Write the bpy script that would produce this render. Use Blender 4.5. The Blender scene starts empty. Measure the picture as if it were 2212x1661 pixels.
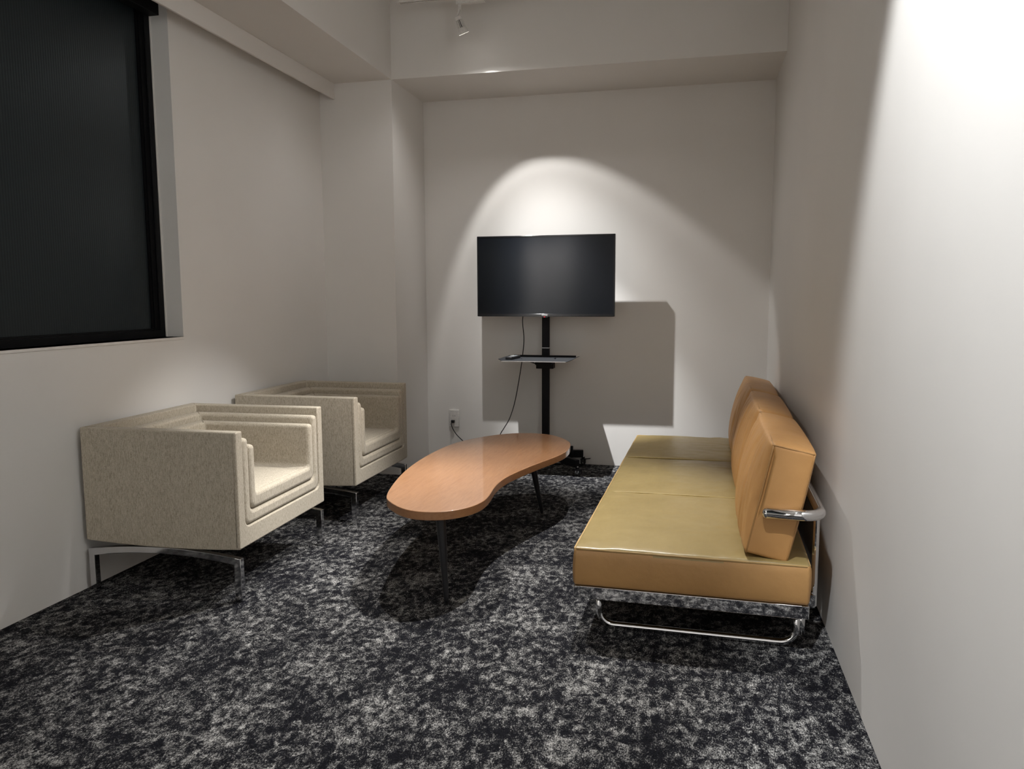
import bpy, bmesh, math, random
from mathutils import Vector, Matrix, noise
R = math.radians
C = bpy.context.scene.collection
scene = bpy.context.scene
random.seed(4)

# ------------------------------------------------------------------ camera
cam_d = bpy.data.cameras.new('camera')
cam = bpy.data.objects.new('camera', cam_d)
C.objects.link(cam)
cam_d.sensor_fit = 'HORIZONTAL'
cam_d.sensor_width = 36.0
cam_d.lens = 36.0 * 1665.0 / 2212.0
cam_d.clip_start = 0.02
rt = Vector((0.97364669, 0.22803223, -0.00366381))
dn = Vector((0.021923, -0.10957275, -0.99373698))
fw = Vector((-0.22700552, 0.9674684, -0.1116843))
cam.matrix_world = Matrix(((rt.x, -dn.x, -fw.x, 0.0), (rt.y, -dn.y, -fw.y, 0.0),
                           (rt.z, -dn.z, -fw.z, 1.2), (0, 0, 0, 1)))
scene.camera = cam

# ------------------------------------------------------------------ world, lamps, exposure
world = bpy.data.worlds.new('world')
scene.world = world
world.use_nodes = True
wb = world.node_tree.nodes['Background']
wb.inputs[0].default_value = (1.0, 0.96, 0.91, 1)
wb.inputs[1].default_value = 0.85          # the rest of the office, open behind the photographer

def spot(name, loc, aim, watts, size, blend, radius=0.02, col=(1.0, 0.965, 0.925)):
    d = bpy.data.lights.new(name, 'SPOT')
    d.energy = watts
    d.spot_size = R(size)
    d.spot_blend = blend
    d.shadow_soft_size = radius
    d.color = col
    o = bpy.data.objects.new(name, d)
    C.objects.link(o)
    o.location = loc
    v = Vector(aim) - Vector(loc)
    o.rotation_euler = v.to_track_quat('-Z', 'Y').to_euler()
    return o

LA = Vector((-1.37, 4.62, 2.77))           # lens of the spotlight in view
AX = Vector((0.291, 0.359, -0.887))
spot('spot_beam', LA, LA + AX, 52, 66, 0.24, 0.012, (1.0, 0.985, 0.965))
spot('spot_core', LA, LA + AX, 115, 54, 1.0, 0.012, (0.99, 0.99, 0.985))
spot('spot_centre', LA, LA + Vector((0.27, 0.285, -0.925)), 520, 36, 1.0, 0.012, (0.98, 0.99, 1.0))
spot('spot_spill', LA, LA + Vector((0.10, -0.35, -0.9)), 13, 165, 0.6, 0.012, (1.0, 0.98, 0.955))
spot('spot_table', (-0.55, 3.95, 2.80), (-0.78, 2.98, 0.0), 345, 63, 0.8, 0.012, (1.0, 0.985, 0.965))
spot('spot_aisle', (-1.47, 4.15, 2.82), (-1.05, 2.60, 0.0), 210, 43, 0.8, 0.012, (1.0, 0.985, 0.965))
LB = Vector((-0.10, 1.20, 2.92))
spot('spot_wall', LB, LB + Vector((0.655, 0.116, -0.747)), 300, 83, 0.28, 0.03, (0.965, 0.985, 1.0))
spot('spot_chairs', (0.0, 2.90, 2.62), (-1.75, 3.36, 0.44), 205, 36, 0.75, 0.015, (1.0, 0.985, 0.965))
spot('added_fill_rear', (-1.45, -1.40, 2.90), (-2.44, -1.40, 1.30), 1000, 46, 0.5, 0.03, (1.0, 0.985, 0.97))  # unseen lamp added for bounce light and a bright strip in the screen

vs = scene.view_settings
vs.view_transform = 'Standard'
vs.look = 'None'
vs.exposure = 0.05
vs.gamma = 1.0
vs.use_curve_mapping = False

# ------------------------------------------------------------------ materials
def mat(name):
    m = bpy.data.materials.new(name)
    m.use_nodes = True
    nt = m.node_tree
    b = nt.nodes['Principled BSDF']
    return m, nt, b

def N(nt, t, **kw):
    n = nt.nodes.new(t)
    for k, v in kw.items():
        if hasattr(n, k):
            setattr(n, k, v)
        else:
            n.inputs[k].default_value = v
    return n

def ramp(nt, stops):
    r = nt.nodes.new('ShaderNodeValToRGB')
    e = r.color_ramp.elements
    while len(e) < len(stops):
        e.new(0.5)
    for el, (p, c) in zip(e, stops):
        el.position = p
        el.color = (c[0], c[1], c[2], 1) if len(c) == 3 else c
    return r

def coords(nt, scale=(1, 1, 1), rot=(0, 0, 0), kind='Object'):
    tc = nt.nodes.new('ShaderNodeTexCoord')
    mp = nt.nodes.new('ShaderNodeMapping')
    mp.inputs['Scale'].default_value = scale
    mp.inputs['Rotation'].default_value = rot
    nt.links.new(tc.outputs[kind], mp.inputs['Vector'])
    return mp.outputs['Vector']

def noisetex(nt, vec, scale, detail=2.0, rough=0.5, dist=0.0):
    n = nt.nodes.new('ShaderNodeTexNoise')
    n.inputs['Scale'].default_value = scale
    n.inputs['Detail'].default_value = detail
    n.inputs['Roughness'].default_value = rough
    n.inputs['Distortion'].default_value = dist
    nt.links.new(vec, n.inputs['Vector'])
    return n.outputs['Fac']

def math_n(nt, op, a, b=None, c=None):
    n = nt.nodes.new('ShaderNodeMath')
    n.operation = op
    for i, v in enumerate((a, b, c)):
        if v is None:
            continue
        if isinstance(v, (int, float)):
            n.inputs[i].default_value = v
        else:
            nt.links.new(v, n.inputs[i])
    return n.outputs[0]

def bump(nt, b, h, strength=0.3, dist=0.001):
    n = nt.nodes.new('ShaderNodeBump')
    n.inputs['Strength'].default_value = strength
    n.inputs['Distance'].default_value = dist
    nt.links.new(h, n.inputs['Height'])
    nt.links.new(n.outputs['Normal'], b.inputs['Normal'])
    return n

def simple(name, col, rough=0.5, metal=0.0, spec=0.5):
    m, nt, b = mat(name)
    b.inputs['Base Color'].default_value = (*col, 1)
    b.inputs['Roughness'].default_value = rough
    b.inputs['Metallic'].default_value = metal
    b.inputs['Specular IOR Level'].default_value = spec
    return m

def wall_paint():
    m, nt, b = mat('wall_paint')
    v = coords(nt)
    n = noisetex(nt, v, 1.6, 3, 0.5)
    r = ramp(nt, [(0.3, (0.72, 0.70, 0.672)), (0.7, (0.75, 0.73, 0.702))])
    nt.links.new(n, r.inputs[0])
    nt.links.new(r.outputs[0], b.inputs['Base Color'])
    b.inputs['Roughness'].default_value = 0.62
    b.inputs['Specular IOR Level'].default_value = 0.3
    h = noisetex(nt, v, 260, 3, 0.6)
    bump(nt, b, h, 0.05, 0.001)
    return m

def carpet_mat():
    m, nt, b = mat('carpet_pile')
    v = coords(nt, (1, 1, 1), kind='Generated')
    tc = nt.nodes.new('ShaderNodeTexCoord')
    def mapped(scale, rot=0.0):
        mp = nt.nodes.new('ShaderNodeMapping')
        mp.inputs['Scale'].default_value = scale
        mp.inputs['Rotation'].default_value = (0, 0, rot)
        nt.links.new(tc.outputs['Object'], mp.inputs['Vector'])
        return mp.outputs['Vector']
    big = noisetex(nt, mapped((1, 0.85, 1)), 5.0, 3, 0.6, 0.3)
    mid = noisetex(nt, mapped((1.0, 0.66, 1)), 36, 6, 0.74, 0.35)
    yarn = noisetex(nt, mapped((1.0, 0.5, 1)), 280, 3, 0.75, 0.2)
    tuft = nt.nodes.new('ShaderNodeTexVoronoi')
    tuft.inputs['Scale'].default_value = 250
    nt.links.new(mapped((1.0, 0.7, 1)), tuft.inputs['Vector'])
    s = math_n(nt, 'MULTIPLY', big, 0.45)
    s = math_n(nt, 'ADD', s, math_n(nt, 'MULTIPLY', mid, 1.25))
    s = math_n(nt, 'ADD', s, math_n(nt, 'MULTIPLY', yarn, 1.05))
    r = ramp(nt, [(0.0, (0.0070, 0.0070, 0.0098)), (0.38, (0.012, 0.012, 0.016)), (0.58, (0.20, 0.197, 0.192)), (0.85, (0.57, 0.56, 0.54))])
    sc = nt.nodes.new('ShaderNodeMapRange')
    sc.inputs['From Min'].default_value = 1.13
    sc.inputs['From Max'].default_value = 1.76
    nt.links.new(s, sc.inputs['Value'])
    nt.links.new(sc.outputs[0], r.inputs[0])
    # darker gaps between the tufts
    tr = ramp(nt, [(0.0, (1, 1, 1)), (0.55, (0.82, 0.82, 0.82)), (0.9, (0.35, 0.35, 0.35))])
    nt.links.new(tuft.outputs['Distance'], tr.inputs[0])
    mx = nt.nodes.new('ShaderNodeMix')
    mx.data_type = 'RGBA'
    mx.blend_type = 'MULTIPLY'
    mx.inputs['Factor'].default_value = 1.0
    nt.links.new(r.outputs[0], mx.inputs[6])
    nt.links.new(tr.outputs[0], mx.inputs[7])
    nt.links.new(mx.outputs[2], b.inputs['Base Color'])
    b.inputs['Roughness'].default_value = 0.95
    b.inputs['Specular IOR Level'].default_value = 0.08
    hh = math_n(nt, 'SUBTRACT', yarn, tuft.outputs['Distance'])
    bump(nt, b, hh, 0.7, 0.003)
    return m

def fabric_mat():
    m, nt, b = mat('woven_beige_fabric')
    tc = nt.nodes.new('ShaderNodeTexCoord')
    a = noisetex(nt, coords(nt, (1, 1, 0.17)), 440, 3, 0.6)          # upright yarns
    c = noisetex(nt, coords(nt, (0.35, 0.35, 1)), 450, 3, 0.6)       # cross yarns
    f = noisetex(nt, coords(nt, (1, 1, 0.35)), 60, 3, 0.6)
    s = math_n(nt, 'ADD', math_n(nt, 'MULTIPLY', a, 0.60), math_n(nt, 'MULTIPLY', c, 0.40))
    s = math_n(nt, 'ADD', s, math_n(nt, 'MULTIPLY', math_n(nt, 'SUBTRACT', f, 0.5), 0.10))
    r = ramp(nt, [(0.34, (0.265, 0.225, 0.163)), (0.47, (0.43, 0.378, 0.297)), (0.61, (0.55, 0.498, 0.407))])
    nt.links.new(s, r.inputs[0])
    nt.links.new(r.outputs[0], b.inputs['Base Color'])
    b.inputs['Roughness'].default_value = 0.9
    b.inputs['Specular IOR Level'].default_value = 0.12
    b.inputs['Sheen Weight'].default_value = 0.12
    bump(nt, b, s, 0.45, 0.0012)
    return m

def leather_mat(name, c0, c1, rough):
    m, nt, b = mat(name)
    v = coords(nt)
    n = noisetex(nt, v, 6, 4, 0.6)
    r = ramp(nt, [(0.3, c0), (0.7, c1)])
    nt.links.new(n, r.inputs[0])
    nt.links.new(r.outputs[0], b.inputs['Base Color'])
    rr = noisetex(nt, v, 22, 3, 0.6)
    mr = nt.nodes.new('ShaderNodeMapRange')
    mr.inputs['To Min'].default_value = rough - 0.07
    mr.inputs['To Max'].default_value = rough + 0.09
    nt.links.new(rr, mr.inputs['Value'])
    nt.links.new(mr.outputs[0], b.inputs['Roughness'])
    b.inputs['Specular IOR Level'].default_value = 0.5
    g = nt.nodes.new('ShaderNodeTexVoronoi')
    g.inputs['Scale'].default_value = 520
    nt.links.new(v, g.inputs['Vector'])
    w = noisetex(nt, coords(nt, (1, 0.55, 1)), 11, 3, 0.5, 0.1)
    h = math_n(nt, 'ADD', math_n(nt, 'MULTIPLY', g.outputs['Distance'], 0.05), math_n(nt, 'MULTIPLY', w, 1.0))
    bump(nt, b, h, 0.30, 0.010)
    return m

def wood_mat():
    m, nt, b = mat('lacquered_beech_veneer')
    v = coords(nt, (9, 1.0, 9), (0, 0, R(-22)))
    n = noisetex(nt, v, 9, 5, 0.65, 0.3)
    fl = noisetex(nt, coords(nt, (30, 2.2, 30), (0, 0, R(-22))), 22, 3, 0.6)
    big = noisetex(nt, coords(nt, (2.2, 0.5, 2)), 2.2, 2, 0.5)
    s = math_n(nt, 'ADD', math_n(nt, 'MULTIPLY', n, 0.5), math_n(nt, 'MULTIPLY', fl, 0.28))
    s = math_n(nt, 'ADD', s, math_n(nt, 'MULTIPLY', big, 0.22))
    r = ramp(nt, [(0.34, (0.275, 0.121, 0.051)), (0.5, (0.35, 0.168, 0.073)), (0.66, (0.40, 0.202, 0.094))])
    nt.links.new(s, r.inputs[0])
    nt.links.new(r.outputs[0], b.inputs['Base Color'])
    b.inputs['Roughness'].default_value = 0.45
    b.inputs['Coat Weight'].default_value = 1.0
    b.inputs['Coat Roughness'].default_value = 0.045
    b.inputs['Coat IOR'].default_value = 1.55
    bn = bump(nt, b, s, 0.05, 0.001)
    return m

def chrome_mat(name='polished_chrome', col=(0.72, 0.72, 0.73), rough=0.035):
    m, nt, b = mat(name)
    b.inputs['Base Color'].default_value = (*col, 1)
    b.inputs['Metallic'].default_value = 1.0
    n = noisetex(nt, coords(nt), 60, 3, 0.6)
    mr = nt.nodes.new('ShaderNodeMapRange')
    mr.inputs['To Min'].default_value = rough * 0.6
    mr.inputs['To Max'].default_value = rough * 1.4
    nt.links.new(n, mr.inputs['Value'])
    nt.links.new(mr.outputs[0], b.inputs['Roughness'])
    return m

def ribbed_glass_mat():
    m, nt, b = mat('dark_ribbed_glass')
    tc = nt.nodes.new('ShaderNodeTexCoord')
    sep = nt.nodes.new('ShaderNodeSeparateXYZ')
    nt.links.new(tc.outputs['Object'], sep.inputs[0])
    w = math_n(nt, 'SINE', math_n(nt, 'MULTIPLY', sep.outputs['Y'], 2 * math.pi / 0.0125))
    fine = noisetex(nt, coords(nt, (1, 260, 40)), 3, 2, 0.6)
    w2 = math_n(nt, 'ADD', math_n(nt, 'MULTIPLY', w, 0.5), math_n(nt, 'MULTIPLY', fine, 0.6))
    r = ramp(nt, [(0.35, (0.0085, 0.0125, 0.0150)), (1.0, (0.021, 0.028, 0.032))])
    nt.links.new(w2, r.inputs[0])
    nt.links.new(r.outputs[0], b.inputs['Base Color'])
    b.inputs['Roughness'].default_value = 0.36
    b.inputs['Specular IOR Level'].default_value = 0.40
    b.inputs['Specular Tint'].default_value = (0.85, 0.97, 1.0, 1)
    bump(nt, b, w, 0.06, 0.002)
    return m

def metal_paint(name, col, rough=0.4, spec=0.5):
    m, nt, b = mat(name)
    n = noisetex(nt, coords(nt), 90, 2, 0.5)
    r = ramp(nt, [(0.3, tuple(c * 0.85 for c in col)), (0.7, col)])
    nt.links.new(n, r.inputs[0])
    nt.links.new(r.outputs[0], b.inputs['Base Color'])
    b.inputs['Roughness'].default_value = rough
    b.inputs['Specular IOR Level'].default_value = spec
    return m

M_wall = wall_paint()
M_carpet = carpet_mat()
M_fabric = fabric_mat()
M_seam = simple('fabric_seam_thread', (0.24, 0.20, 0.15), 0.9)
M_seatleather = leather_mat('olive_tan_leather', (0.275, 0.202, 0.078), (0.315, 0.234, 0.094), 0.31)
M_sideleather = leather_mat('tan_side_leather', (0.43, 0.238, 0.088), (0.50, 0.28, 0.105), 0.42)
M_backleather = leather_mat('caramel_leather', (0.50, 0.262, 0.092), (0.57, 0.305, 0.11), 0.42)
M_stitch = simple('leather_piping', (0.46, 0.30, 0.12), 0.5)
M_crossseam = simple('pale_seat_seam', (0.42, 0.32, 0.12), 0.5)
M_wood = wood_mat()
M_chrome = chrome_mat()
M_chairchrome = chrome_mat('chrome_plated_steel', (0.62, 0.62, 0.63), 0.08)
M_blackmetal = metal_paint('black_powder_coat', (0.006, 0.006, 0.0075), 0.5, 0.18)
M_legblack = metal_paint('satin_black_lacquer', (0.016, 0.016, 0.018), 0.35)
M_blackplastic = metal_paint('black_plastic', (0.010, 0.010, 0.011), 0.30)
M_screen = simple('switched_off_screen', (0.0028, 0.0040, 0.0062), 0.13, 0, 0.36)
M_bezel = simple('gloss_black_bezel', (0.006, 0.006, 0.007), 0.12)
M_silver = simple('silver_trim', (0.55, 0.55, 0.56), 0.3, 0.9)
M_red = simple('red_lens', (0.35, 0.01, 0.015), 0.3)
M_redled, _nt, _b = mat('red_standby_light')
_b.inputs['Base Color'].default_value = (0.4, 0.01, 0.02, 1)
_b.inputs['Emission Color'].default_value = (1, 0.05, 0.08, 1)
_b.inputs['Emission Strength'].default_value = 0.35
M_frame = metal_paint('black_window_frame', (0.0035, 0.004, 0.005), 0.5, 0.15)
M_glass = ribbed_glass_mat()
M_white = metal_paint('white_plastic', (0.74, 0.72, 0.69), 0.4)
M_trim = simple('white_gloss_trim', (0.73, 0.705, 0.675), 0.5, 0, 0.35)
M_slot = simple('socket_slot', (0.03, 0.03, 0.03), 0.6)
M_key = simple('grey_remote_key', (0.34, 0.35, 0.36), 0.5)
M_shelf = metal_paint('dark_grey_shelf_metal', (0.016, 0.017, 0.019), 0.6, 0.22)
M_lens, _nt, _b = mat('lit_lamp_lens')
_b.inputs['Base Color'].default_value = (1, 1, 1, 1)
_b.inputs['Emission Color'].default_value = (1, 0.97, 0.92, 1)
_b.inputs['Emission Strength'].default_value = 6.0
M_rubber = simple('black_rubber', (0.014, 0.014, 0.014), 0.7)

# ------------------------------------------------------------------ mesh helpers
def finish(name, bm, m, parent=None, smooth=False, bev=0.0, seg=2, angle=40, kind=None, label=None):
    bmesh.ops.remove_doubles(bm, verts=bm.verts, dist=1e-6)
    bmesh.ops.recalc_face_normals(bm, faces=bm.faces)
    me = bpy.data.meshes.new(name)
    bm.to_mesh(me)
    bm.free()
    me.materials.append(m)
    o = bpy.data.objects.new(name, me)
    C.objects.link(o)
    if smooth:
        for p in me.polygons:
            p.use_smooth = True
    if bev:
        md = o.modifiers.new('bevel', 'BEVEL')
        md.width = bev
        md.segments = seg
        md.limit_method = 'ANGLE'
        md.angle_limit = R(angle)
        md.harden_normals = False
        for p in me.polygons:
            p.use_smooth = True
        me.set_sharp_from_angle(angle=R(50)) if hasattr(me, 'set_sharp_from_angle') else None
    if parent:
        o.parent = parent
    if kind:
        o['kind'] = kind
    if label:
        o['label'] = label
    return o

def thing(name, label, cat, loc=(0, 0, 0), rotz=0.0, group=None):
    o = bpy.data.objects.new(name, None)
    C.objects.link(o)
    o.empty_display_size = 0.1
    o.location = loc
    o.rotation_euler = (0, 0, rotz)
    o['label'] = label
    o['category'] = cat
    if group:
        o['group'] = group
    return o

def tag(o, label, cat, group=None):
    o['label'] = label
    o['category'] = cat
    if group:
        o['group'] = group
    return o

def box(bm, x0, x1, y0, y1, z0, z1):
    vs_ = [bm.verts.new((x, y, z)) for x in (x0, x1) for y in (y0, y1) for z in (z0, z1)]
    for f in ((0, 1, 3, 2), (4, 6, 7, 5), (0, 4, 5, 1), (2, 3, 7, 6), (0, 2, 6, 4), (1, 5, 7, 3)):
        bm.faces.new([vs_[i] for i in f])
    return vs_

def obox(bm, p0, p1, w, h, up=Vector((0, 0, 1))):
    """bar of width w (sideways) and height h (along up) from p0 to p1"""
    p0, p1 = Vector(p0), Vector(p1)
    d = (p1 - p0).normalized()
    s = d.cross(up).normalized()
    u = s.cross(d).normalized()
    vv = []
    for p in (p0, p1):
        for a in (-w / 2, w / 2):
            for b in (-h / 2, h / 2):
                vv.append(bm.verts.new(p + s * a + u * b))
    for f in ((0, 1, 3, 2), (4, 6, 7, 5), (0, 4, 5, 1), (2, 3, 7, 6), (0, 2, 6, 4), (1, 5, 7, 3)):
        bm.faces.new([vv[i] for i in f])

def tube(bm, pts, rad, n=12, closed=False, caps=True):
    pts = [Vector(p) for p in pts]
    k = len(pts)
    rads = rad if isinstance(rad, (list, tuple)) else [rad] * k
    rings = []
    nrm = None
    for i in range(k):
        if closed:
            t = (pts[(i + 1) % k] - pts[i - 1]).normalized()
        else:
            t = (pts[min(i + 1, k - 1)] - pts[max(i - 1, 0)]).normalized()
        if nrm is None:
            a = Vector((0, 0, 1)) if abs(t.z) < 0.9 else Vector((1, 0, 0))
            nrm = t.cross(a).normalized()
        else:
            nrm = (nrm - t * nrm.dot(t)).normalized()
        bn = t.cross(nrm)
        rings.append([bm.verts.new(pts[i] + (nrm * math.cos(2 * math.pi * j / n) + bn * math.sin(2 * math.pi * j / n)) * rads[i]) for j in range(n)])
    for i in range(k if closed else k - 1):
        a, b = rings[i], rings[(i + 1) % k]
        for j in range(n):
            bm.faces.new((a[j], a[(j + 1) % n], b[(j + 1) % n], b[j]))
    if caps and not closed:
        bm.faces.new(list(reversed(rings[0])))
        bm.faces.new(rings[-1])

def cyl(bm, p0, p1, r0, r1=None, n=24):
    tube(bm, [p0, p1], [r0, r0 if r1 is None else r1], n)

def arc(c, r, a0, a1, n, ax=(1, 0, 0), ay=(0, 0, 1)):
    c, ax, ay = Vector(c), Vector(ax), Vector(ay)
    return [c + ax * (r * math.cos(a0 + (a1 - a0) * i / n)) + ay * (r * math.sin(a0 + (a1 - a0) * i / n)) for i in range(n + 1)]

def catmull(P, n=8, closed=False):
    P = [Vector(p) for p in P]
    out = []
    k = len(P)
    rng = range(k) if closed else range(k - 1)
    for i in rng:
        g = (lambda j: P[j % k]) if closed else (lambda j: P[max(0, min(k - 1, j))])
        a, b, c, d = g(i - 1), g(i), g(i + 1), g(i + 2)
        for s in range(n):
            t = s / n
            out.append(0.5 * ((2 * b) + (c - a) * t + (2 * a - 5 * b + 4 * c - d) * t * t + (3 * b - a - 3 * c + d) * t ** 3))
    if not closed:
        out.append(P[-1])
    return out

def rounded_grid_box(bm, size, r, n, fn=None):
    """box centred on the origin with rounded edges, a fine grid on every face, then displaced by fn(p, normal)"""
    hx, hy, hz = size[0] / 2, size[1] / 2, size[2] / 2
    H = Vector((hx, hy, hz))
    def lin(m_, h):
        # finer rows near the edges
        out = []
        e = [-h, -h + r * 0.3, -h + r * 0.65, -h + r]
        out += e
        for i in range(1, m_):
            out.append(-h + r + (2 * h - 2 * r) * i / m_)
        out += [-x for x in reversed(e)]
        return out
    L = [lin(n[i], H[i]) for i in range(3)]
    cache = {}
    def vert(p):
        key = (round(p[0], 6), round(p[1], 6), round(p[2], 6))
        if key in cache:
            return cache[key]
        P = Vector(p)
        inn = Vector([max(-(H[i] - r), min(H[i] - r, P[i])) for i in range(3)])
        d = P - inn
        nn = d.normalized() if d.length > 1e-9 else Vector((0, 0, 1))
        Q = inn + nn * r if d.length > 1e-9 else P
        if fn:
            Q = fn(Q, nn)
        v = bm.verts.new(Q)
        cache[key] = v
        return v
    for ax in range(3):
        u, w = (ax + 1) % 3, (ax + 2) % 3
        for s in (-1, 1):
            for i in range(len(L[u]) - 1):
                for j in range(len(L[w]) - 1):
                    q = []
                    for a, b in ((i, j), (i + 1, j), (i + 1, j + 1), (i, j + 1)):
                        p = [0, 0, 0]
                        p[ax] = s * H[ax]
                        p[u] = L[u][a]
                        p[w] = L[w][b]
                        q.append(vert(p))
                    if len(set(q)) == 4:
                        bm.faces.new(q if s > 0 else list(reversed(q)))

# ------------------------------------------------------------------ the room
XL, XR, XC, DC, D = -2.443, 0.494, -1.9345, 4.861, 5.466
ZS, ZC, CW = 2.606, 2.504, 0.108
ZT = 3.32
Y0 = -1.75
WY0, WY1, WZ0, WZ1 = -1.05, 3.331, 1.016, 2.62
T = 0.14

bm = bmesh.new(); box(bm, XL - T, XR + T, Y0, D + T, -0.05, 0.0)
floor = finish('floor', bm, M_carpet, kind='structure')
bm = bmesh.new(); box(bm, XL - T, XR + T, Y0, D + T, ZT, ZT + 0.06)
finish('ceiling', bm, M_wall, kind='structure')
bm = bmesh.new(); box(bm, XL, XR, D, D + T, 0, ZT)
finish('wall_back', bm, M_wall, kind='structure')
bm = bmesh.new(); box(bm, XR, XR + T, Y0, D + T, 0, ZT)
finish('wall_right', bm, M_wall, kind='structure')
bm = bmesh.new()
box(bm, XL - T, XL, Y0, WY0, 0, ZT)
box(bm, XL - T, XL, WY1, D + T, 0, ZT)
box(bm, XL - T, XL, WY0, WY1, 0, WZ0)
box(bm, XL - T, XL, WY0, WY1, WZ1, ZT)
finish('wall_left', bm, M_wall, kind='structure')
bm = bmesh.new(); box(bm, XL - T, -0.9, Y0 - T, Y0, 0, ZT)
finish('wall_rear', bm, M_wall, kind='structure')
bm = bmesh.new(); box(bm, XL, XC, DC, D, 0, ZT)
finish('wall_column', bm, M_wall, kind='structure')
bm = bmesh.new(); box(bm, XC, XR, DC, D, ZS, ZT)
finish('trim_1', bm, M_wall, kind='structure', label='deep white beam over the back wall')
bm = bmesh.new(); box(bm, XL, XC, Y0, DC, ZS, ZT)
finish('trim_2', bm, M_wall, kind='structure', label='white boxed beam along the left wall')
bm = bmesh.new(); box(bm, XL + CW - 0.012, XL + CW, Y0, DC, ZC, ZS)
finish('trim_3', bm, M_trim, kind='structure', bev=0.0015, label='narrow white fascia board of the curtain box above the window')

# window_1: black frame, sash, ribbed pane, headrail, sill
win = bpy.data.objects.new('window_1', None); C.objects.link(win)
win.location = (XL, 2.2, WZ0); win['kind'] = 'structure'
def wpart(name, boxes, m, bev=0.0):
    b_ = bmesh.new()
    for q in boxes:
        box(b_, q[0] - XL, q[1] - XL, q[2] - 2.2, q[3] - 2.2, q[4] - WZ0, q[5] - WZ0)
    return finish(name, b_, m, win, bev=bev)
xf = -2.540
def rect_frame(xa, xb, y0, y1, z0, z1, w, wb):
    return [(xa, xb, y0, y0 + w, z0, z1), (xa, xb, y1 - w, y1, z0, z1), (xa, xb, y0 + w, y1 - w, z0, z0 + wb), (xa, xb, y0 + w, y1 - w, z1 - wb, z1)]
wpart('frame', rect_frame(xf - 0.04, xf, WY0, WY1 + 0.008, WZ0 - 0.004, WZ1, 0.045, 0.036), M_frame, 0.002)
wpart('sash', rect_frame(xf - 0.04, xf - 0.010, WY0 + 0.045, WY1 - 0.037, WZ0 + 0.032, WZ1 - 0.036, 0.026, 0.006), M_frame, 0.0015)
wpart('bead', rect_frame(xf - 0.04, xf - 0.018, WY0 + 0.071, WY1 - 0.063, WZ0 + 0.038, WZ1 - 0.042, 0.010, 0.004), M_frame, 0.001)
wpart('pane', [(xf - 0.034, xf - 0.026, WY0 + 0.07, WY1 - 0.063, WZ0 + 0.036, WZ1 - 0.04)], M_glass)
wpart('blind_headrail', [(xf + 0.001, xf + 0.054, WY0 + 0.01, WY1 - 0.001, 2.530, WZ1 - 0.001)], M_frame, 0.002)
wpart('reveal_bead', [(xf - 0.02, xf + 0.006, WY1 - 0.004, WY1 + 0.004, WZ0, 2.53)], M_trim)
wpart('sill', [(xf - 0.01, XL + 0.004, WY0, WY1, WZ0 - 0.012, WZ0)], M_trim, 0.001)

# ------------------------------------------------------------------ armchairs
def tub(bm, W, zb, zt, xf_, xb, tside, tbot, tback, ro, ri, bow=0.0, flare=0.0):
    """U-shaped upholstered shell: arms, bottom and back in one piece; front face at xf_"""
    hw = W / 2
    nseg = 5
    def path(h, z0, r, top):
        pts = [(-h, top)]
        for i in range(4):
            pts.append((-h, top + (z0 + r - top) * (i + 1) / 4))
        for i in range(1, nseg + 1):
            a = math.pi + (math.pi / 2) * i / nseg
            pts.append((-h + r + r * math.cos(a), z0 + r + r * math.sin(a)))
        for i in range(1, 6):
            pts.append((-h + r + (2 * h - 2 * r) * i / 6, z0))
        for i in range(0, nseg + 1):
            a = 1.5 * math.pi + (math.pi / 2) * i / nseg
            pts.append((h - r + r * math.cos(a), z0 + r + r * math.sin(a)))
        for i in range(4):
            pts.append((h, z0 + r + (top - z0 - r) * (i + 1) / 4))
        return pts
    O = path(hw, zb, ro, zt)
    I = path(hw - tside, zb + tbot, ri, zt)
    xbi = xb + tback
    xs = [xf_ + (xbi - xf_) * i / 6 for i in range(7)] + [xb]
    def ov(x):
        row = []
        for (y, z) in O:
            zz = z
            if bow and z < zb + 0.02:
                u = (x - (xf_ + xb) / 2) / ((xf_ - xb) / 2)
                zz = z - bow * (1 - u * u)
            row.append(bm.verts.new((x, y, zz)))
        return row
    Or = [ov(x) for x in xs]
    Ir = [[bm.verts.new((x, y, z)) for (y, z) in I] for x in xs[:-1]]
    k = len(O)
    for a in range(len(xs) - 1):
        for i in range(k - 1):
            bm.faces.new((Or[a][i], Or[a][i + 1], Or[a + 1][i + 1], Or[a + 1][i]))
    for a in range(len(xs) - 2):
        for i in range(k - 1):
            bm.faces.new((Ir[a][i + 1], Ir[a][i], Ir[a + 1][i], Ir[a + 1][i + 1]))
        for i in (0, k - 1):
            bm.faces.new((Or[a][i], Or[a + 1][i], Ir[a + 1][i], Ir[a][i]))
    for i in range(k - 1):
        bm.faces.new((Or[0][i + 1], Or[0][i], Ir[0][i], Ir[0][i + 1]))
    bm.faces.new(Ir[-1])
    bm.faces.new((Or[-2][0], Ir[-1][0], Ir[-1][-1], Or[-2][-1], Or[-1][-1], Or[-1][0]))
    bm.faces.new(list(reversed(Or[-1])))

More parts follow.
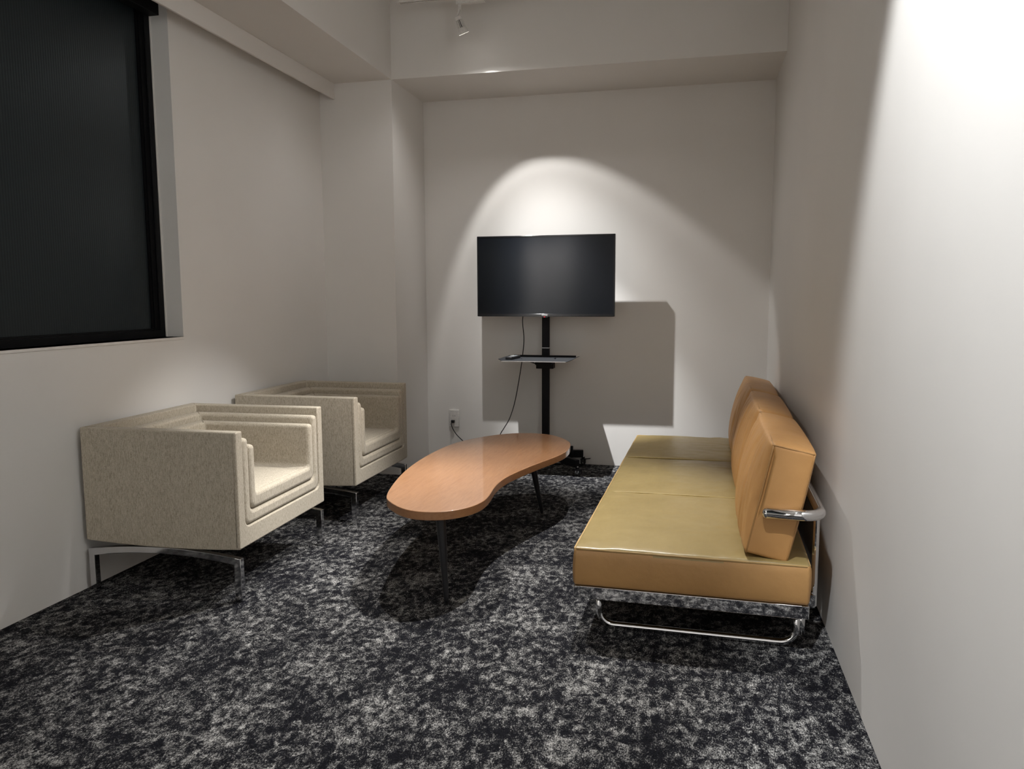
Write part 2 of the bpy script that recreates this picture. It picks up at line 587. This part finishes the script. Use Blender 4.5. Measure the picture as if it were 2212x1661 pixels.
def make_armchair(label, loc, rotz):
    W, hx = 0.752, 0.350
    g = 'beige tub armchairs along the left wall'
    root = thing('tub_armchair', label, 'armchair', loc, rotz, g)
    b1 = bmesh.new()
    tub(b1, W, 0.214, 0.684, hx, -hx, 0.047, 0.080, 0.052, 0.006, 0.034, bow=0.012)
    finish('outer_shell', b1, M_fabric, root, bev=0.012, seg=3, angle=50)
    b2 = bmesh.new()
    tub(b2, W - 0.096, 0.2955, 0.650, hx - 0.001, -hx + 0.053, 0.046, 0.054, 0.05, 0.034, 0.032)
    finish('middle_shell', b2, M_fabric, root, bev=0.016, seg=4, angle=50)
    b3 = bmesh.new()
    tub(b3, W - 0.190, 0.3510, 0.616, hx - 0.001, -hx + 0.104, 0.044, 0.064, 0.05, 0.032, 0.020)
    finish('inner_shell', b3, M_fabric, root, bev=0.016, seg=4, angle=50)
    b4 = bmesh.new()
    wi = W - 0.190 - 0.092
    def crown(p, n):
        q = p.copy()
        if n.z > 0.2:
            q.z += 0.006 * (1 - (p.x / 0.27) ** 2) * (1 - (p.y / (wi / 2)) ** 2)
        return q
    rounded_grid_box(b4, (0.520, wi, 0.03), 0.008, (8, 8, 1), crown)
    for v in b4.verts:
        v.co.x += hx - 0.024 - 0.260
        v.co.z += 0.4035
    finish('seat', b4, M_fabric, root, smooth=True)
    # mitred corner seams where back meets arms
    for s in (-1, 1):
        for (h, x, zt, dz, t) in ((W / 2 - 0.047, -hx + 0.052, 0.684, 0.036, 0.047), (W / 2 - 0.094, -hx + 0.103, 0.650, 0.036, 0.046), (W / 2 - 0.139, -hx + 0.154, 0.616, 0.19, 0.044)):
            b5 = bmesh.new()
            tube(b5, [(x - t + 0.012, s * (h + t - 0.012), zt - 0.0005), (x - 0.006, s * (h + 0.006), zt - 0.0005), (x - 0.001, s * (h + 0.001), zt - 0.006), (x + 0.0006, s * (h - 0.0006), zt - 0.014), (x + 0.0006, s * (h - 0.0006), zt - dz)], 0.0014, 6)
            finish('corner_seam', b5, M_seam, root, smooth=True)
        b5 = bmesh.new()
        tube(b5, [(hx - 0.013, s * (W / 2 + 0.0002), 0.222), (hx - 0.013, s * (W / 2 + 0.0002), 0.674)], 0.0011, 6)
        finish('front_seam', b5, M_seam, root, smooth=True)
    # two arched chrome leg frames
    for s in (-1, 1):
        y = s * (W / 2 - 0.016)
        t, w = 0.026, 0.030
        xa = hx - 0.003
        lb = bmesh.new()
        outer, inner = [], []
        n = 14
        for i in range(n + 1):
            u = -1 + 2 * i / n
            x = xa * u
            z = 0.176 + 0.026 * (1 - u * u)
            outer.append((x, z))
        prof = [(-xa, 0.0)] + outer + [(xa, 0.0), (xa - w, 0.0)]
        for i in range(n + 1):
            u = 1 - 2 * i / n
            x = (xa - w) * u
            z = 0.176 - t + 0.026 * (1 - u * u)
            inner.append((x, z))
        prof = prof + inner + [(-xa + w, 0.0)]
        fa = [lb.verts.new((x, y - 0.013, z)) for x, z in prof]
        fb = [lb.verts.new((x, y + 0.013, z)) for x, z in prof]
        k = len(prof)
        no = len(outer)
        # side faces as quads along the bar
        for V in (fa, fb):
            V[0].index
            for i in range(n):
                a0, a1 = V[1 + i], V[2 + i]
                c0, c1 = V[k - 2 - i], V[k - 3 - i]
                lb.faces.new((a0, a1, c1, c0))
            lb.faces.new((V[0], V[1], V[k - 2], V[k - 1]))
            lb.faces.new((V[n + 1], V[n + 2], V[n + 3], V[n + 4]))
        for i in range(k):
            j = (i + 1) % k
            lb.faces.new((fa[i], fa[j], fb[j], fb[i]))
        finish('leg_frame', lb, M_chairchrome, root, bev=0.0022, seg=2, angle=60)
    cb = bmesh.new()
    for x in (-0.03, 0.03):
        box(cb, x - 0.012, x + 0.012, -W / 2 + 0.028, W / 2 - 0.028, 0.178, 0.2)
    finish('cross_bar', cb, M_blackmetal, root)
    return root

ch1 = make_armchair('beige woven tub armchair nearest the window, lit inside, nearer of the pair', (-2.078, 2.992, 0), R(1.4))
ch2 = make_armchair('beige woven tub armchair in the corner beside the column, farther of the pair', (-2.064, 4.072, 0), 0.0)

# ------------------------------------------------------------------ coffee table
KID = [(-1.235, 2.948), (-1.278, 3.101), (-1.336, 3.414), (-1.355, 3.753), (-1.329, 4.127), (-1.236, 4.356), (-1.109, 4.511), (-0.997, 4.568), (-0.869, 4.563), (-0.778, 4.501), (-0.7, 4.384), (-0.663, 4.284), (-0.647, 4.095), (-0.676, 3.924), (-0.744, 3.723), (-0.801, 3.525), (-0.832, 3.367), (-0.834, 3.215), (-0.821, 3.094), (-0.817, 2.972), (-0.845, 2.872), (-0.905, 2.799), (-0.976, 2.768), (-1.059, 2.770), (-1.134, 2.819), (-1.197, 2.889)]
TX, TY = -1.0, 3.65
table = thing('coffee_table', 'kidney-shaped wooden coffee table on black tapered legs', 'table', (TX, TY, 0))
out = catmull([(x - TX, y - TY, 0) for x, y in KID], 5, True)
# light smoothing of the traced outline
for it in range(6):
    k = len(out)
    out = [out[i] * 0.5 + (out[i - 1] + out[(i + 1) % k]) * 0.25 for i in range(k)]
bm = bmesh.new()
tv_ = [bm.verts.new((p.x, p.y, 0.375)) for p in out]
bv_ = [bm.verts.new((p.x, p.y, 0.340)) for p in out]
bm.faces.new(tv_); bm.faces.new(list(reversed(bv_)))
for i in range(len(out)):
    j = (i + 1) % len(out)
    bm.faces.new((tv_[i], bv_[i], bv_[j], tv_[j]))
finish('tabletop', bm, M_wood, table, bev=0.0022, seg=2, angle=60)
for (x0, y0, x1, y1) in ((-0.958, 2.835, -0.929, 2.808), (-0.848, 4.06, -0.802, 4.144), (-1.165, 4.05, -1.205, 4.12)):
    bm = bmesh.new()
    a, b = Vector((x0 - TX, y0 - TY, 0.340)), Vector((x1 - TX, y1 - TY, 0.0))
    tube(bm, [a, a.lerp(b, 0.04), a.lerp(b, 0.95), b], [0.020, 0.0198, 0.0095, 0.008], 20)
    finish('leg', bm, M_legblack, table, smooth=True, bev=0.0)

# ------------------------------------------------------------------ sofa
SL, SW = 2.345, 0.795
sofa = thing('leather_sofa', 'tan leather sofa with chrome tube frame against the right wall', 'sofa', (-0.397, 2.645, 0), R(-1.45))
ZB, ZSEAT = 0.176, 0.314
bm = bmesh.new()
seams = [SL * 0.352, SL * 0.69]
def seat_fn(p, n):
    q = p.copy()
    y = p.y + SL / 2
    x = p.x + SW / 2
    if n.z > 0.3:
        # three stuffed sections, dipping at the two cross seams
        ed = [0] + seams + [SL]
        for a, b in zip(ed[:-1], ed[1:]):
            if a <= y <= b:
                u = (y - a) / (b - a)
                v = x / SW
                q.z += 0.013 * (4 * u * (1 - u)) ** 0.45 * (max(0, 4 * v * (1 - v))) ** 0.4
        near_back = max(0.0, min(1.0, (x - 0.25) / 0.4))
        fold = 1 - abs(noise.noise(Vector((x * 4.5 + y * 2.0, y * 9, 8.3)))) * 2.6
        q.z += 0.0075 * max(0, fold) ** 3 * (0.15 + 0.85 * near_back * (1 if y > 1.4 else 0.25))
        for s_ in seams + [0.0]:      # short gathers running off the cross seams and the near edge
            dd = y - s_
            if 0 <= dd < 0.22:
                g = 1 - min(1.0, abs(noise.noise(Vector((x * 15 + dd * 5, dd * 4, s_ * 7)))) * 3.0)
                q.z += 0.0038 * g * g * (1 - dd / 0.22) * min(1, dd / 0.02)
        q.z += 0.0035 * noise.noise(Vector((x * 5, y * 2.2, 1.7))) + 0.0018 * noise.noise(Vector((x * 16, y * 9, 3.1)))
        for s in seams:
            q.z -= 0.002 * math.exp(-((y - s) / 0.006) ** 2)
    elif abs(n.y) > 0.5:
        q.y += math.copysign(0.006, n.y) * (1 - (p.z / 0.07) ** 2) + 0.002 * noise.noise(Vector((x * 4, p.z * 9, 0)))
    elif abs(n.x) > 0.5:
        q.x += math.copysign(0.005, n.x) * (1 - (p.z / 0.07) ** 2) + 0.004 * noise.noise(Vector((y * 5, p.z * 6, 4)))
    return q
rounded_grid_box(bm, (SW, SL, ZSEAT - ZB), 0.012, (26, 110, 6), seat_fn)
for v in bm.verts:
    v.co += Vector((SW / 2, SL / 2, (ZB + ZSEAT) / 2))
seat = finish('seat_cushion', bm, M_seatleather, sofa, smooth=True)
seat.data.materials.append(M_sideleather)      # upward faces olive tan, all other faces a redder, lighter tan
for p in seat.data.polygons:
    p.material_index = 0 if p.normal.z > 0.55 else 1
bm = bmesh.new()
e = 0.003
zp = ZSEAT - 0.004
loop = [(e, 0.012, zp)] + [(e, 0.012 + (SL - 0.024) * i / 30, zp + 0.001 * math.sin(i * 1.7)) for i in range(1, 30)] + [(e, SL - 0.012, zp), (0.012, SL - e, zp), (SW - 0.012, SL - e, zp), (SW - e, SL - 0.012, zp), (SW - e, 0.012, zp), (SW - 0.012, e, zp), (0.012, e, zp)]
tube(bm, loop, 0.0042, 8, closed=True)
finish('piping', bm, M_stitch, seat, smooth=True, label='raised leather piping around the seat')
for s in seams:
    bm = bmesh.new()
    tube(bm, [(0.02 + (SW - 0.04) * i / 24, s + 0.002, ZSEAT + 0.004 * (max(0, 4 * (i / 24) * (1 - i / 24))) ** 0.4 + 0.0002) for i in range(25)], 0.0030, 8)
    finish('cross_seam', bm, M_crossseam, seat, smooth=True, label='pale raised cross seam')

# back cushions: leaning, boxed, stuffed
CH, CTK, CLN = 0.385, 0.142, 0.762
lean = R(11.8)
def make_cushion(i, y0):
    rnd = random.Random(20 + i)
    ph = rnd.random() * 9
    bmc = bmesh.new()
    def fn(p, n):
        q = p.copy()
        u = p.y / (CLN / 2)
        w = p.z / (CH / 2)
        puff = max(0, 1 - u * u) ** 0.55 * max(0, 1 - w * w) ** 0.5
        fr = max(0.0, min(1.0, 0.5 - p.x / CTK))            # 1 at the front face, 0 at the back
        if n.x < -0.3:
            q.x -= 0.046 * puff
            # vertical pull creases on the stuffed front
            cr = 1 - min(1.0, abs(noise.noise(Vector((p.y * 13 + ph, p.z * 1.7 + p.y * 1.5, ph)))) * 3.2)
            cr2 = 1 - min(1.0, abs(noise.noise(Vector((p.y * 24 + ph, p.z * 2.6 - p.y * 2, ph + 3)))) * 3.0)
            env = min(1, max(0, 1 - w * w) * 2.4) * (0.45 + 0.55 * abs(u))
            q.x += (0.011 * cr ** 2 + 0.006 * cr2 ** 2) * env
        elif n.x > 0.3:
            q.x += 0.022 * puff
        if n.z > 0.3:
            q.z += 0.017 * max(0, 1 - u * u) ** 0.5 * (0.55 + 0.45 * max(0, 1 - (p.x / (CTK / 2)) ** 2))
        # gathered front corners
        k = max(0.0, (abs(u) - 0.86) / 0.14)
        q.x += 0.016 * k * k * fr * (1 if i > 0 or u > 0 else 0.25)
        q.z -= 0.010 * k * k * fr * (1 if w > 0.8 else 0) * (1 if i > 0 or u > 0 else 0.2)
        if abs(n.y) > 0.5:
            q.y += math.copysign(0.008, n.y) * max(0, 1 - w * w) * max(0, 1 - (p.x / (CTK / 2)) ** 2)
            q.y += 0.003 * noise.noise(Vector((p.x * 14, p.z * 9, ph)))
        return q
    rounded_grid_box(bmc, (CTK, CLN, CH), 0.012, (8, 64, 26), fn)
    Mx = Matrix.Translation((0.655 + CTK / 2 - 0.035, y0 + CLN / 2, ZSEAT + 0.006 + CH / 2)) @ Matrix.Rotation(lean, 4, 'Y')
    for v in bmc.verts:
        v.co = Mx @ v.co
    c = finish('back_cushion', bmc, M_backleather, sofa, smooth=True)
    bmp = bmesh.new()
    hx, hy, hz = CTK / 2 - 0.003, CLN / 2 - 0.003, CH / 2 - 0.003
    def edge(a, b, k=16):
        return [Vector(a).lerp(Vector(b), t / k) for t in range(k + 1)]
    for sx in (-1, 1):
        lp = []
        for a, b in (((sx * hx, -hy, -hz), (sx * hx, hy, -hz)), ((sx * hx, hy, -hz), (sx * hx, hy, hz)), ((sx * hx, hy, hz), (sx * hx, -hy, hz)), ((sx * hx, -hy, hz), (sx * hx, -hy, -hz))):
            lp += edge(a, b)[:-1]
        lp = [fn(q, Vector((0, 0, 0))) + Vector((0, 0, 0.016 * max(0, 1 - (q.y / (CLN / 2)) ** 2) ** 0.5 * 0.55 if q.z > hz - 0.001 else 0)) for q in lp]
        tube(bmp, [Mx @ q for q in lp], 0.0034, 6, closed=True)
    for sy in (-1, 1):
        tube(bmp, [Mx @ q for q in edge((-hx, sy * hy, hz), (hx, sy * hy, hz))], 0.0028, 6)
    finish('piping', bmp, M_stitch2, c, smooth=True)
    return c
M_stitch2 = simple('caramel_piping', (0.40, 0.215, 0.075), 0.5)
for i in range(3):
    make_cushion(i, 0.020 + i * 0.774)

# chrome frame
bm = bmesh.new()
rz0, rz1 = 0.130, 0.175
box(bm, 0, 0.022, 0.0, SL, rz0, rz1)
box(bm, SW - 0.022, SW, 0.0, SL, rz0, rz1)
box(bm, 0.022, SW - 0.022, 0.0, 0.022, rz0, rz1)
box(bm, 0.022, SW - 0.022, SL - 0.022, SL, rz0, rz1)
finish('chrome_rail', bm, M_chrome, sofa, bev=0.0018, seg=2)
rr = 0.0122
for y in (0.072, SL - 0.072):
    bm = bmesh.new()
    xl_, xr_ = 0.082, 0.765
    br = 0.055
    pts = [(xl_, y, rz0)] + arc((xl_ + br, y, rr + br), br, math.pi, 1.5 * math.pi, 10) + arc((xr_ - br, y, rr + br), br, 1.5 * math.pi, 2 * math.pi, 10) + [(xr_, y, rz0)]
    tube(bm, pts, rr, 14)
    finish('leg_runner', bm, M_chrome, sofa, smooth=True)
    bm = bmesh.new()
    tube(bm, [(0.780, y + 0.004, 0.048), (0.780, y + 0.004, rz0)], rr, 14)
    finish('leg_post', bm, M_chrome, sofa, smooth=True)
# back and arm tube
bm = bmesh.new()
zb_ = 0.486
ya, yb = -0.006, SL + 0.006
xe, xk, br = 0.648, 0.822, 0.058
pts = [(xe, ya, zb_), (xk - br, ya, zb_)] + arc((xk - br, ya + br, zb_), br, -math.pi / 2, 0, 10, (1, 0, 0), (0, 1, 0))
pts += arc((xk - br, yb - br, zb_), br, 0, math.pi / 2, 10, (1, 0, 0), (0, 1, 0)) + [(xe, yb, zb_)]
tube(bm, pts, 0.0185, 18)
for yy in (ya, yb):
    tube(bm, [(xe + 0.004, yy, zb_), (xe - 0.006, yy, zb_), (xe - 0.012, yy, zb_)], [0.0185, 0.0165, 0.009], 18)
finish('back_bar', bm, M_chrome, sofa, smooth=True)
for yy in (0.12, SL - 0.12):
    bm = bmesh.new()
    tube(bm, [(0.822, yy, zb_), (0.822, yy, 0.17), (0.822, yy, rz0 + 0.005)], 0.0105, 14)
    box(bm, SW - 0.005, 0.826, yy - 0.012, yy + 0.012, rz0, rz1)
    finish('back_post', bm, M_chrome, sofa, smooth=False)

# ------------------------------------------------------------------ television and its stand
TVY = 5.20
tvr = thing('television', 'black flat television, switched off, on the stand before the back wall', 'television', (-0.989, TVY, 1.073))
tw, th_ = 0.952, 0.547
bm = bmesh.new(); box(bm, -tw / 2, tw / 2, 0.004, 0.030, 0, th_)
finish('housing', bm, M_blackplastic, tvr, bev=0.002)
bm = bmesh.new(); box(bm, -0.34, 0.34, 0.014, 0.075, 0.05, 0.42)
finish('rear_cover', bm, M_blackplastic, tvr, bev=0.01)
bm = bmesh.new(); box(bm, -tw / 2 + 0.010, tw / 2 - 0.010, 0.0015, 0.006, 0.017, th_ - 0.010)
finish('screen', bm, M_screen, tvr)
bm = bmesh.new()
for q in ((-tw / 2, -tw / 2 + 0.010, 0, th_), (tw / 2 - 0.010, tw / 2, 0, th_), (-tw / 2 + 0.010, tw / 2 - 0.010, th_ - 0.010, th_), (-tw / 2 + 0.010, tw / 2 - 0.010, 0, 0.017)):
    box(bm, q[0], q[1], -0.001, 0.006, q[2], q[3])
finish('bezel', bm, M_bezel, tvr, bev=0.0012)
bm = bmesh.new(); box(bm, -0.020, 0.020, -0.0022, 0, 0.006, 0.013)
lp = finish('badge', bm, M_silver, tvr, label='small silver badge on the lower bezel')
bm = bmesh.new(); box(bm, -0.016, 0.020, -0.001, 0.018, -0.006, 0.0005)
finish('sensor_window', bm, M_bezel, tvr)
bm = bmesh.new(); box(bm, -0.005, 0.004, -0.0022, 0.002, -0.005, -0.001)
finish('standby_light', bm, M_redled, tvr, label='red standby light')

SX, SY = -1.011, 5.36
st = thing('television_stand', 'black wheeled television stand with a column and middle shelf', 'stand', (SX, SY, 0))
def spart(name, fill, m, smooth=False, bev=0.0, parent=None, label=None):
    b_ = bmesh.new(); fill(b_)
    return finish(name, b_, m, parent or st, smooth=smooth, bev=bev, label=label)
spart('lower_column', lambda b: box(b, -0.026, 0.026, -0.014, 0.022, 0.06, 0.846), M_blackmetal, bev=0.003)
spart('upper_column', lambda b: box(b, -0.0255, 0.0255, -0.0135, 0.0215, 0.850, 1.46), M_blackmetal, bev=0.003)
spart('joint_line', lambda b: box(b, -0.0262, 0.0262, -0.0145, 0.0222, 0.846, 0.850), M_silver, label='thin silver joint in the column')
spart('mount_plate', lambda b: (box(b, -0.22, 0.22, -0.040, -0.0135, 1.20, 1.24), box(b, -0.22, 0.22, -0.040, -0.0135, 1.40, 1.44), box(b, -0.18, -0.15, -0.084, -0.030, 1.16, 1.47), box(b, 0.15, 0.18, -0.084, -0.030, 1.16, 1.47)), M_blackmetal)
# shelf: tray with raised back edge and folded side wings
zs_ = 0.785
def shelf_fill(b):
    box(b, -0.228, 0.218, -0.415, -0.014, zs_ - 0.003, zs_)
shelf = spart('shelf', shelf_fill, M_shelf, bev=0.001)
def lip(b):
    box(b, -0.228, 0.218, -0.017, -0.014, zs_, zs_ + 0.012)
spart('shelf_lip', lip, M_blackmetal, parent=shelf)
for sg, xe_ in ((-1, -0.228), (1, 0.218)):
    def wing(b):
        v = [b.verts.new(q) for q in ((xe_, -0.385, zs_), (xe_, -0.014, zs_), (xe_ + sg * 0.026, -0.030, zs_ + 0.010), (xe_ + sg * 0.026, -0.370, zs_ + 0.010))]
        w = [b.verts.new((q.co.x, q.co.y, q.co.z - 0.003)) for q in v]
        b.faces.new(v); b.faces.new(list(reversed(w)))
        for i in range(4):
            b.faces.new((v[i], w[i], w[(i + 1) % 4], v[(i + 1) % 4]))
    spart('shelf_wing', wing, M_shelf, parent=shelf)
spart('shelf_edge', lambda b: box(b, -0.222, 0.210, -0.4175, -0.415, zs_ - 0.0045, zs_ + 0.001), M_silver, parent=shelf, label='bright front edge of the shelf')
spart('shelf_clamp', lambda b: (box(b, -0.060, 0.062, -0.055, 0.030, 0.704, 0.782),), M_blackmetal, bev=0.003)
def brace(b):
    obox(b, (-0.055, -0.10, 0.745), (-0.135, -0.20, 0.784), 0.008, 0.008)
    obox(b, (0.055, -0.10, 0.745), (0.105, -0.20, 0.784), 0.008, 0.020)
    box(b, -0.055, 0.055, -0.11, -0.05, 0.735, 0.755)
spart('shelf_brace', brace, M_blackmetal)
# base
spart('base_hub', lambda b: box(b, -0.07, 0.07, -0.06, 0.06, 0.055, 0.112), M_blackmetal, bev=0.003)
cpos = [(-0.272, -0.285), (0.272, -0.285), (-0.262, 0.066), (0.262, 0.066)]
for (cx, cy) in cpos:
    a = Vector((0.03 * (1 if cx > 0 else -1), 0.02 * (1 if cy > 0 else -1), 0.085))
    spart('base_arm', lambda b: obox(b, a, (cx, cy, 0.085), 0.034, 0.052), M_blackmetal, bev=0.002)
spart('cable_bracket', lambda b: box(b, 0.172, 0.198, -0.01, 0.01, 0.085, 0.150), M_blackmetal, bev=0.002)
for (cx, cy) in cpos:
    def fork(b):
        cyl(b, (cx, cy, 0.062), (cx, cy, 0.046), 0.012, n=16)
        box(b, cx - 0.018, cx + 0.018, cy - 0.016, cy + 0.020, 0.044, 0.048)
        for s in (-1, 1):
            box(b, cx + s * 0.016 - 0.0015, cx + s * 0.016 + 0.0015, cy - 0.014, cy + 0.014, 0.016, 0.046)
    f = spart('castor', fork, M_blackmetal)
    def wheel(b):
        for s in (-1, 1):
            pr = [(0.003, 0.019), (0.0045, 0.0225), (0.012, 0.0225), (0.0135, 0.019)]
            tube(b, [(cx + s * q[0], cy, 0.0225) for q in pr], [q[1] for q in pr], 24)
        cyl(b, (cx - 0.019, cy, 0.0225), (cx + 0.019, cy, 0.0225), 0.005, n=12)
    spart('wheel', wheel, M_rubber, parent=f, smooth=True)
    spart('axle_cap', lambda b: (cyl(b, (cx + 0.0175, cy, 0.0225), (cx + 0.0195, cy, 0.0225), 0.0045, n=12), cyl(b, (cx, cy - 0.0165, 0.0225), (cx, cy - 0.015, 0.0225), 0.004, n=12)), M_silver, parent=f)
    spart('stem', lambda b: cyl(b, (cx, cy, 0.046), (cx, cy, 0.068), 0.006, n=12), M_silver, parent=f, smooth=True)
    def lever(b):
        obox(b, (cx + 0.012, cy, 0.046), (cx + 0.052, cy - 0.006, 0.053), 0.020, 0.004)
    spart('brake_lever', lever, M_blackmetal, parent=f)

# ------------------------------------------------------------------ remote control on the shelf
rc = thing('remote_control', 'black remote control with pale keys lying on the stand shelf', 'remote control', (-1.196, 5.13, 0.7856), R(-8))
bm = bmesh.new(); box(bm, -0.024, 0.024, -0.085, 0.085, 0, 0.018)
finish('body', bm, M_blackplastic, rc, bev=0.004, seg=3)
bm = bmesh.new()
for i in range(3):
    for j in range(5):
        box(bm, -0.0165 + i * 0.0125, -0.0085 + i * 0.0125, -0.035 + j * 0.019, -0.024 + j * 0.019, 0.0175, 0.0196)
finish('keypad', bm, M_key, rc)

# ------------------------------------------------------------------ wall outlet
ol = thing('wall_outlet', 'white wall socket plate low on the back wall', 'outlet', (-1.726, D, 0.306))
bm = bmesh.new(); box(bm, -0.039, 0.039, -0.014, 0, -0.064, 0.064)
finish('cover_plate', bm, M_white, ol, bev=0.003)
bm = bmesh.new(); box(bm, -0.013, 0.013, -0.0150, -0.0135, 0.004, 0.036); box(bm, -0.013, 0.013, -0.0150, -0.0135, -0.036, -0.004)
finish('socket_insert', bm, M_white, ol)
for x in (-0.0062, 0.0062):
    bm = bmesh.new()
    box(bm, x - 0.0013, x + 0.0013, -0.0154, -0.0148, 0.0145, 0.0235)
    finish('slot', bm, M_slot, ol)

# ------------------------------------------------------------------ power cable from outlet to television
cb_ = thing('power_cable', 'thin black power cable hanging from the television to the socket', 'cable', (-1.73, D - 0.01, 0.285))
O0 = Vector((-1.73, D - 0.01, 0.285))
bm = bmesh.new()
box(bm, -0.013, 0.013, -0.032, -0.0055, -0.011, 0.011)
finish('plug', bm, M_blackplastic, cb_, bev=0.004, seg=2)
pts = [(-1.733, 5.430, 0.281), (-1.737, 5.415, 0.268), (-1.722, 5.41, 0.233), (-1.692, 5.405, 0.192), (-1.645, 5.40, 0.150), (-1.585, 5.395, 0.10), (-1.53, 5.39, 0.05), (-1.49, 5.385, 0.012), (-1.45, 5.38, 0.006), (-1.41, 5.375, 0.03), (-1.385, 5.37, 0.12), (-1.348, 5.37, 0.215), (-1.322, 5.37, 0.258), (-1.282, 5.37, 0.326), (-1.250, 5.365, 0.412), (-1.225, 5.36, 0.512), (-1.194, 5.355, 0.681), (-1.176, 5.35, 0.80), (-1.166, 5.345, 0.914), (-1.171, 5.325, 1.046), (-1.145, 5.295, 1.13), (-1.11, 5.282, 1.16)]
bm = bmesh.new()
tube(bm, [q - O0 for q in catmull(pts, 6)], 0.0034, 8)
finish('cord', bm, M_rubber, cb_, smooth=True)

# ------------------------------------------------------------------ lighting track and spotlight
ZTR = 2.972
tr = thing('lighting_track', 'white lighting track hanging before the beam, top of picture', 'track', (-1.0, 4.62, ZTR))
bm = bmesh.new()
x0, x1 = -1.772 + 1.0, 1.25
box(bm, x0, x1, -0.017, -0.005, 0.004, 0.034)
box(bm, x0, x1, 0.005, 0.017, 0.004, 0.034)
box(bm, x0, x1, -0.017, 0.017, 0.030, 0.040)
box(bm, x0 - 0.008, x0, -0.018, 0.018, 0.002, 0.041)
finish('rail', bm, M_white, tr)
bm = bmesh.new(); box(bm, x0 + 0.004, x1, -0.005, 0.005, 0.014, 0.018)
finish('slot_conductor', bm, M_slot, tr)
for x in (-0.55, 0.9):
    bm = bmesh.new(); cyl(bm, (x, 0, 0.040), (x, 0, ZT - ZTR), 0.006, n=12)
    finish('hanger_rod', bm, M_white, tr, smooth=True)

sl = thing('track_spotlight', 'small white spotlight tilted down from the lighting track', 'spotlight', (LA.x, LA.y, ZTR))
off = Vector((0, 0, LA.z - ZTR))
ax = AX.normalized()
bm = bmesh.new(); box(bm, -0.045, 0.130, -0.015, 0.015, -0.034, 0.004)
finish('track_adapter', bm, M_white, sl, bev=0.003)
side = ax.cross(Vector((0, 1, 0))).normalized()
bm = bmesh.new()
top_ = Vector((-0.026, 0, -0.034))
piv = off - ax * 0.080 - Vector((0.0, 0, 0)) 
obox(bm, top_, top_ + Vector((0, 0, -0.03)), 0.016, 0.016, Vector((0, 1, 0)))
obox(bm, top_ + Vector((0, 0, -0.026)), piv - ax * 0.02, 0.014, 0.006, Vector((1, 0, 0)))
finish('yoke', bm, M_white, sl, bev=0.001)
def lathe(b, prof, n=28):
    tube(b, [off + ax * q[0] for q in prof], [q[1] for q in prof], n)
bm = bmesh.new(); lathe(bm, [(-0.100, 0.008), (-0.099, 0.017), (-0.082, 0.019), (-0.080, 0.019)])
finish('rear_cap', bm, M_white, sl, smooth=False)
bm = bmesh.new(); lathe(bm, [(-0.080, 0.013), (-0.034, 0.016)])
finish('heat_sink_core', bm, M_shelf, sl, smooth=False, label='dark core behind the cooling fins')
bm = bmesh.new()
u0 = ax.orthogonal().normalized(); v0 = ax.cross(u0)
for i in range(14):
    a = 2 * math.pi * i / 14
    d = u0 * math.cos(a) + v0 * math.sin(a)
    p, q = off - ax * 0.081 + d * 0.0155, off - ax * 0.034 + d * 0.020
    obox(bm, p, q, 0.003, 0.011, d)
finish('cooling_fins', bm, M_white, sl)
bm = bmesh.new()
lathe(bm, [(-0.036, 0.022), (-0.030, 0.0265), (0.0, 0.031)])
bmesh.ops.delete(bm, geom=[f for f in bm.faces if len(f.verts) > 4 and (f.calc_center_median() - off).dot(ax) > -0.01], context='FACES')
finish('lamp_head', bm, M_white, sl, smooth=True)
bm = bmesh.new(); lathe(bm, [(-0.014, 0.0275), (-0.012, 0.0278)])
finish('lens', bm, M_lens, sl, label='bright lens of the lit spotlight')
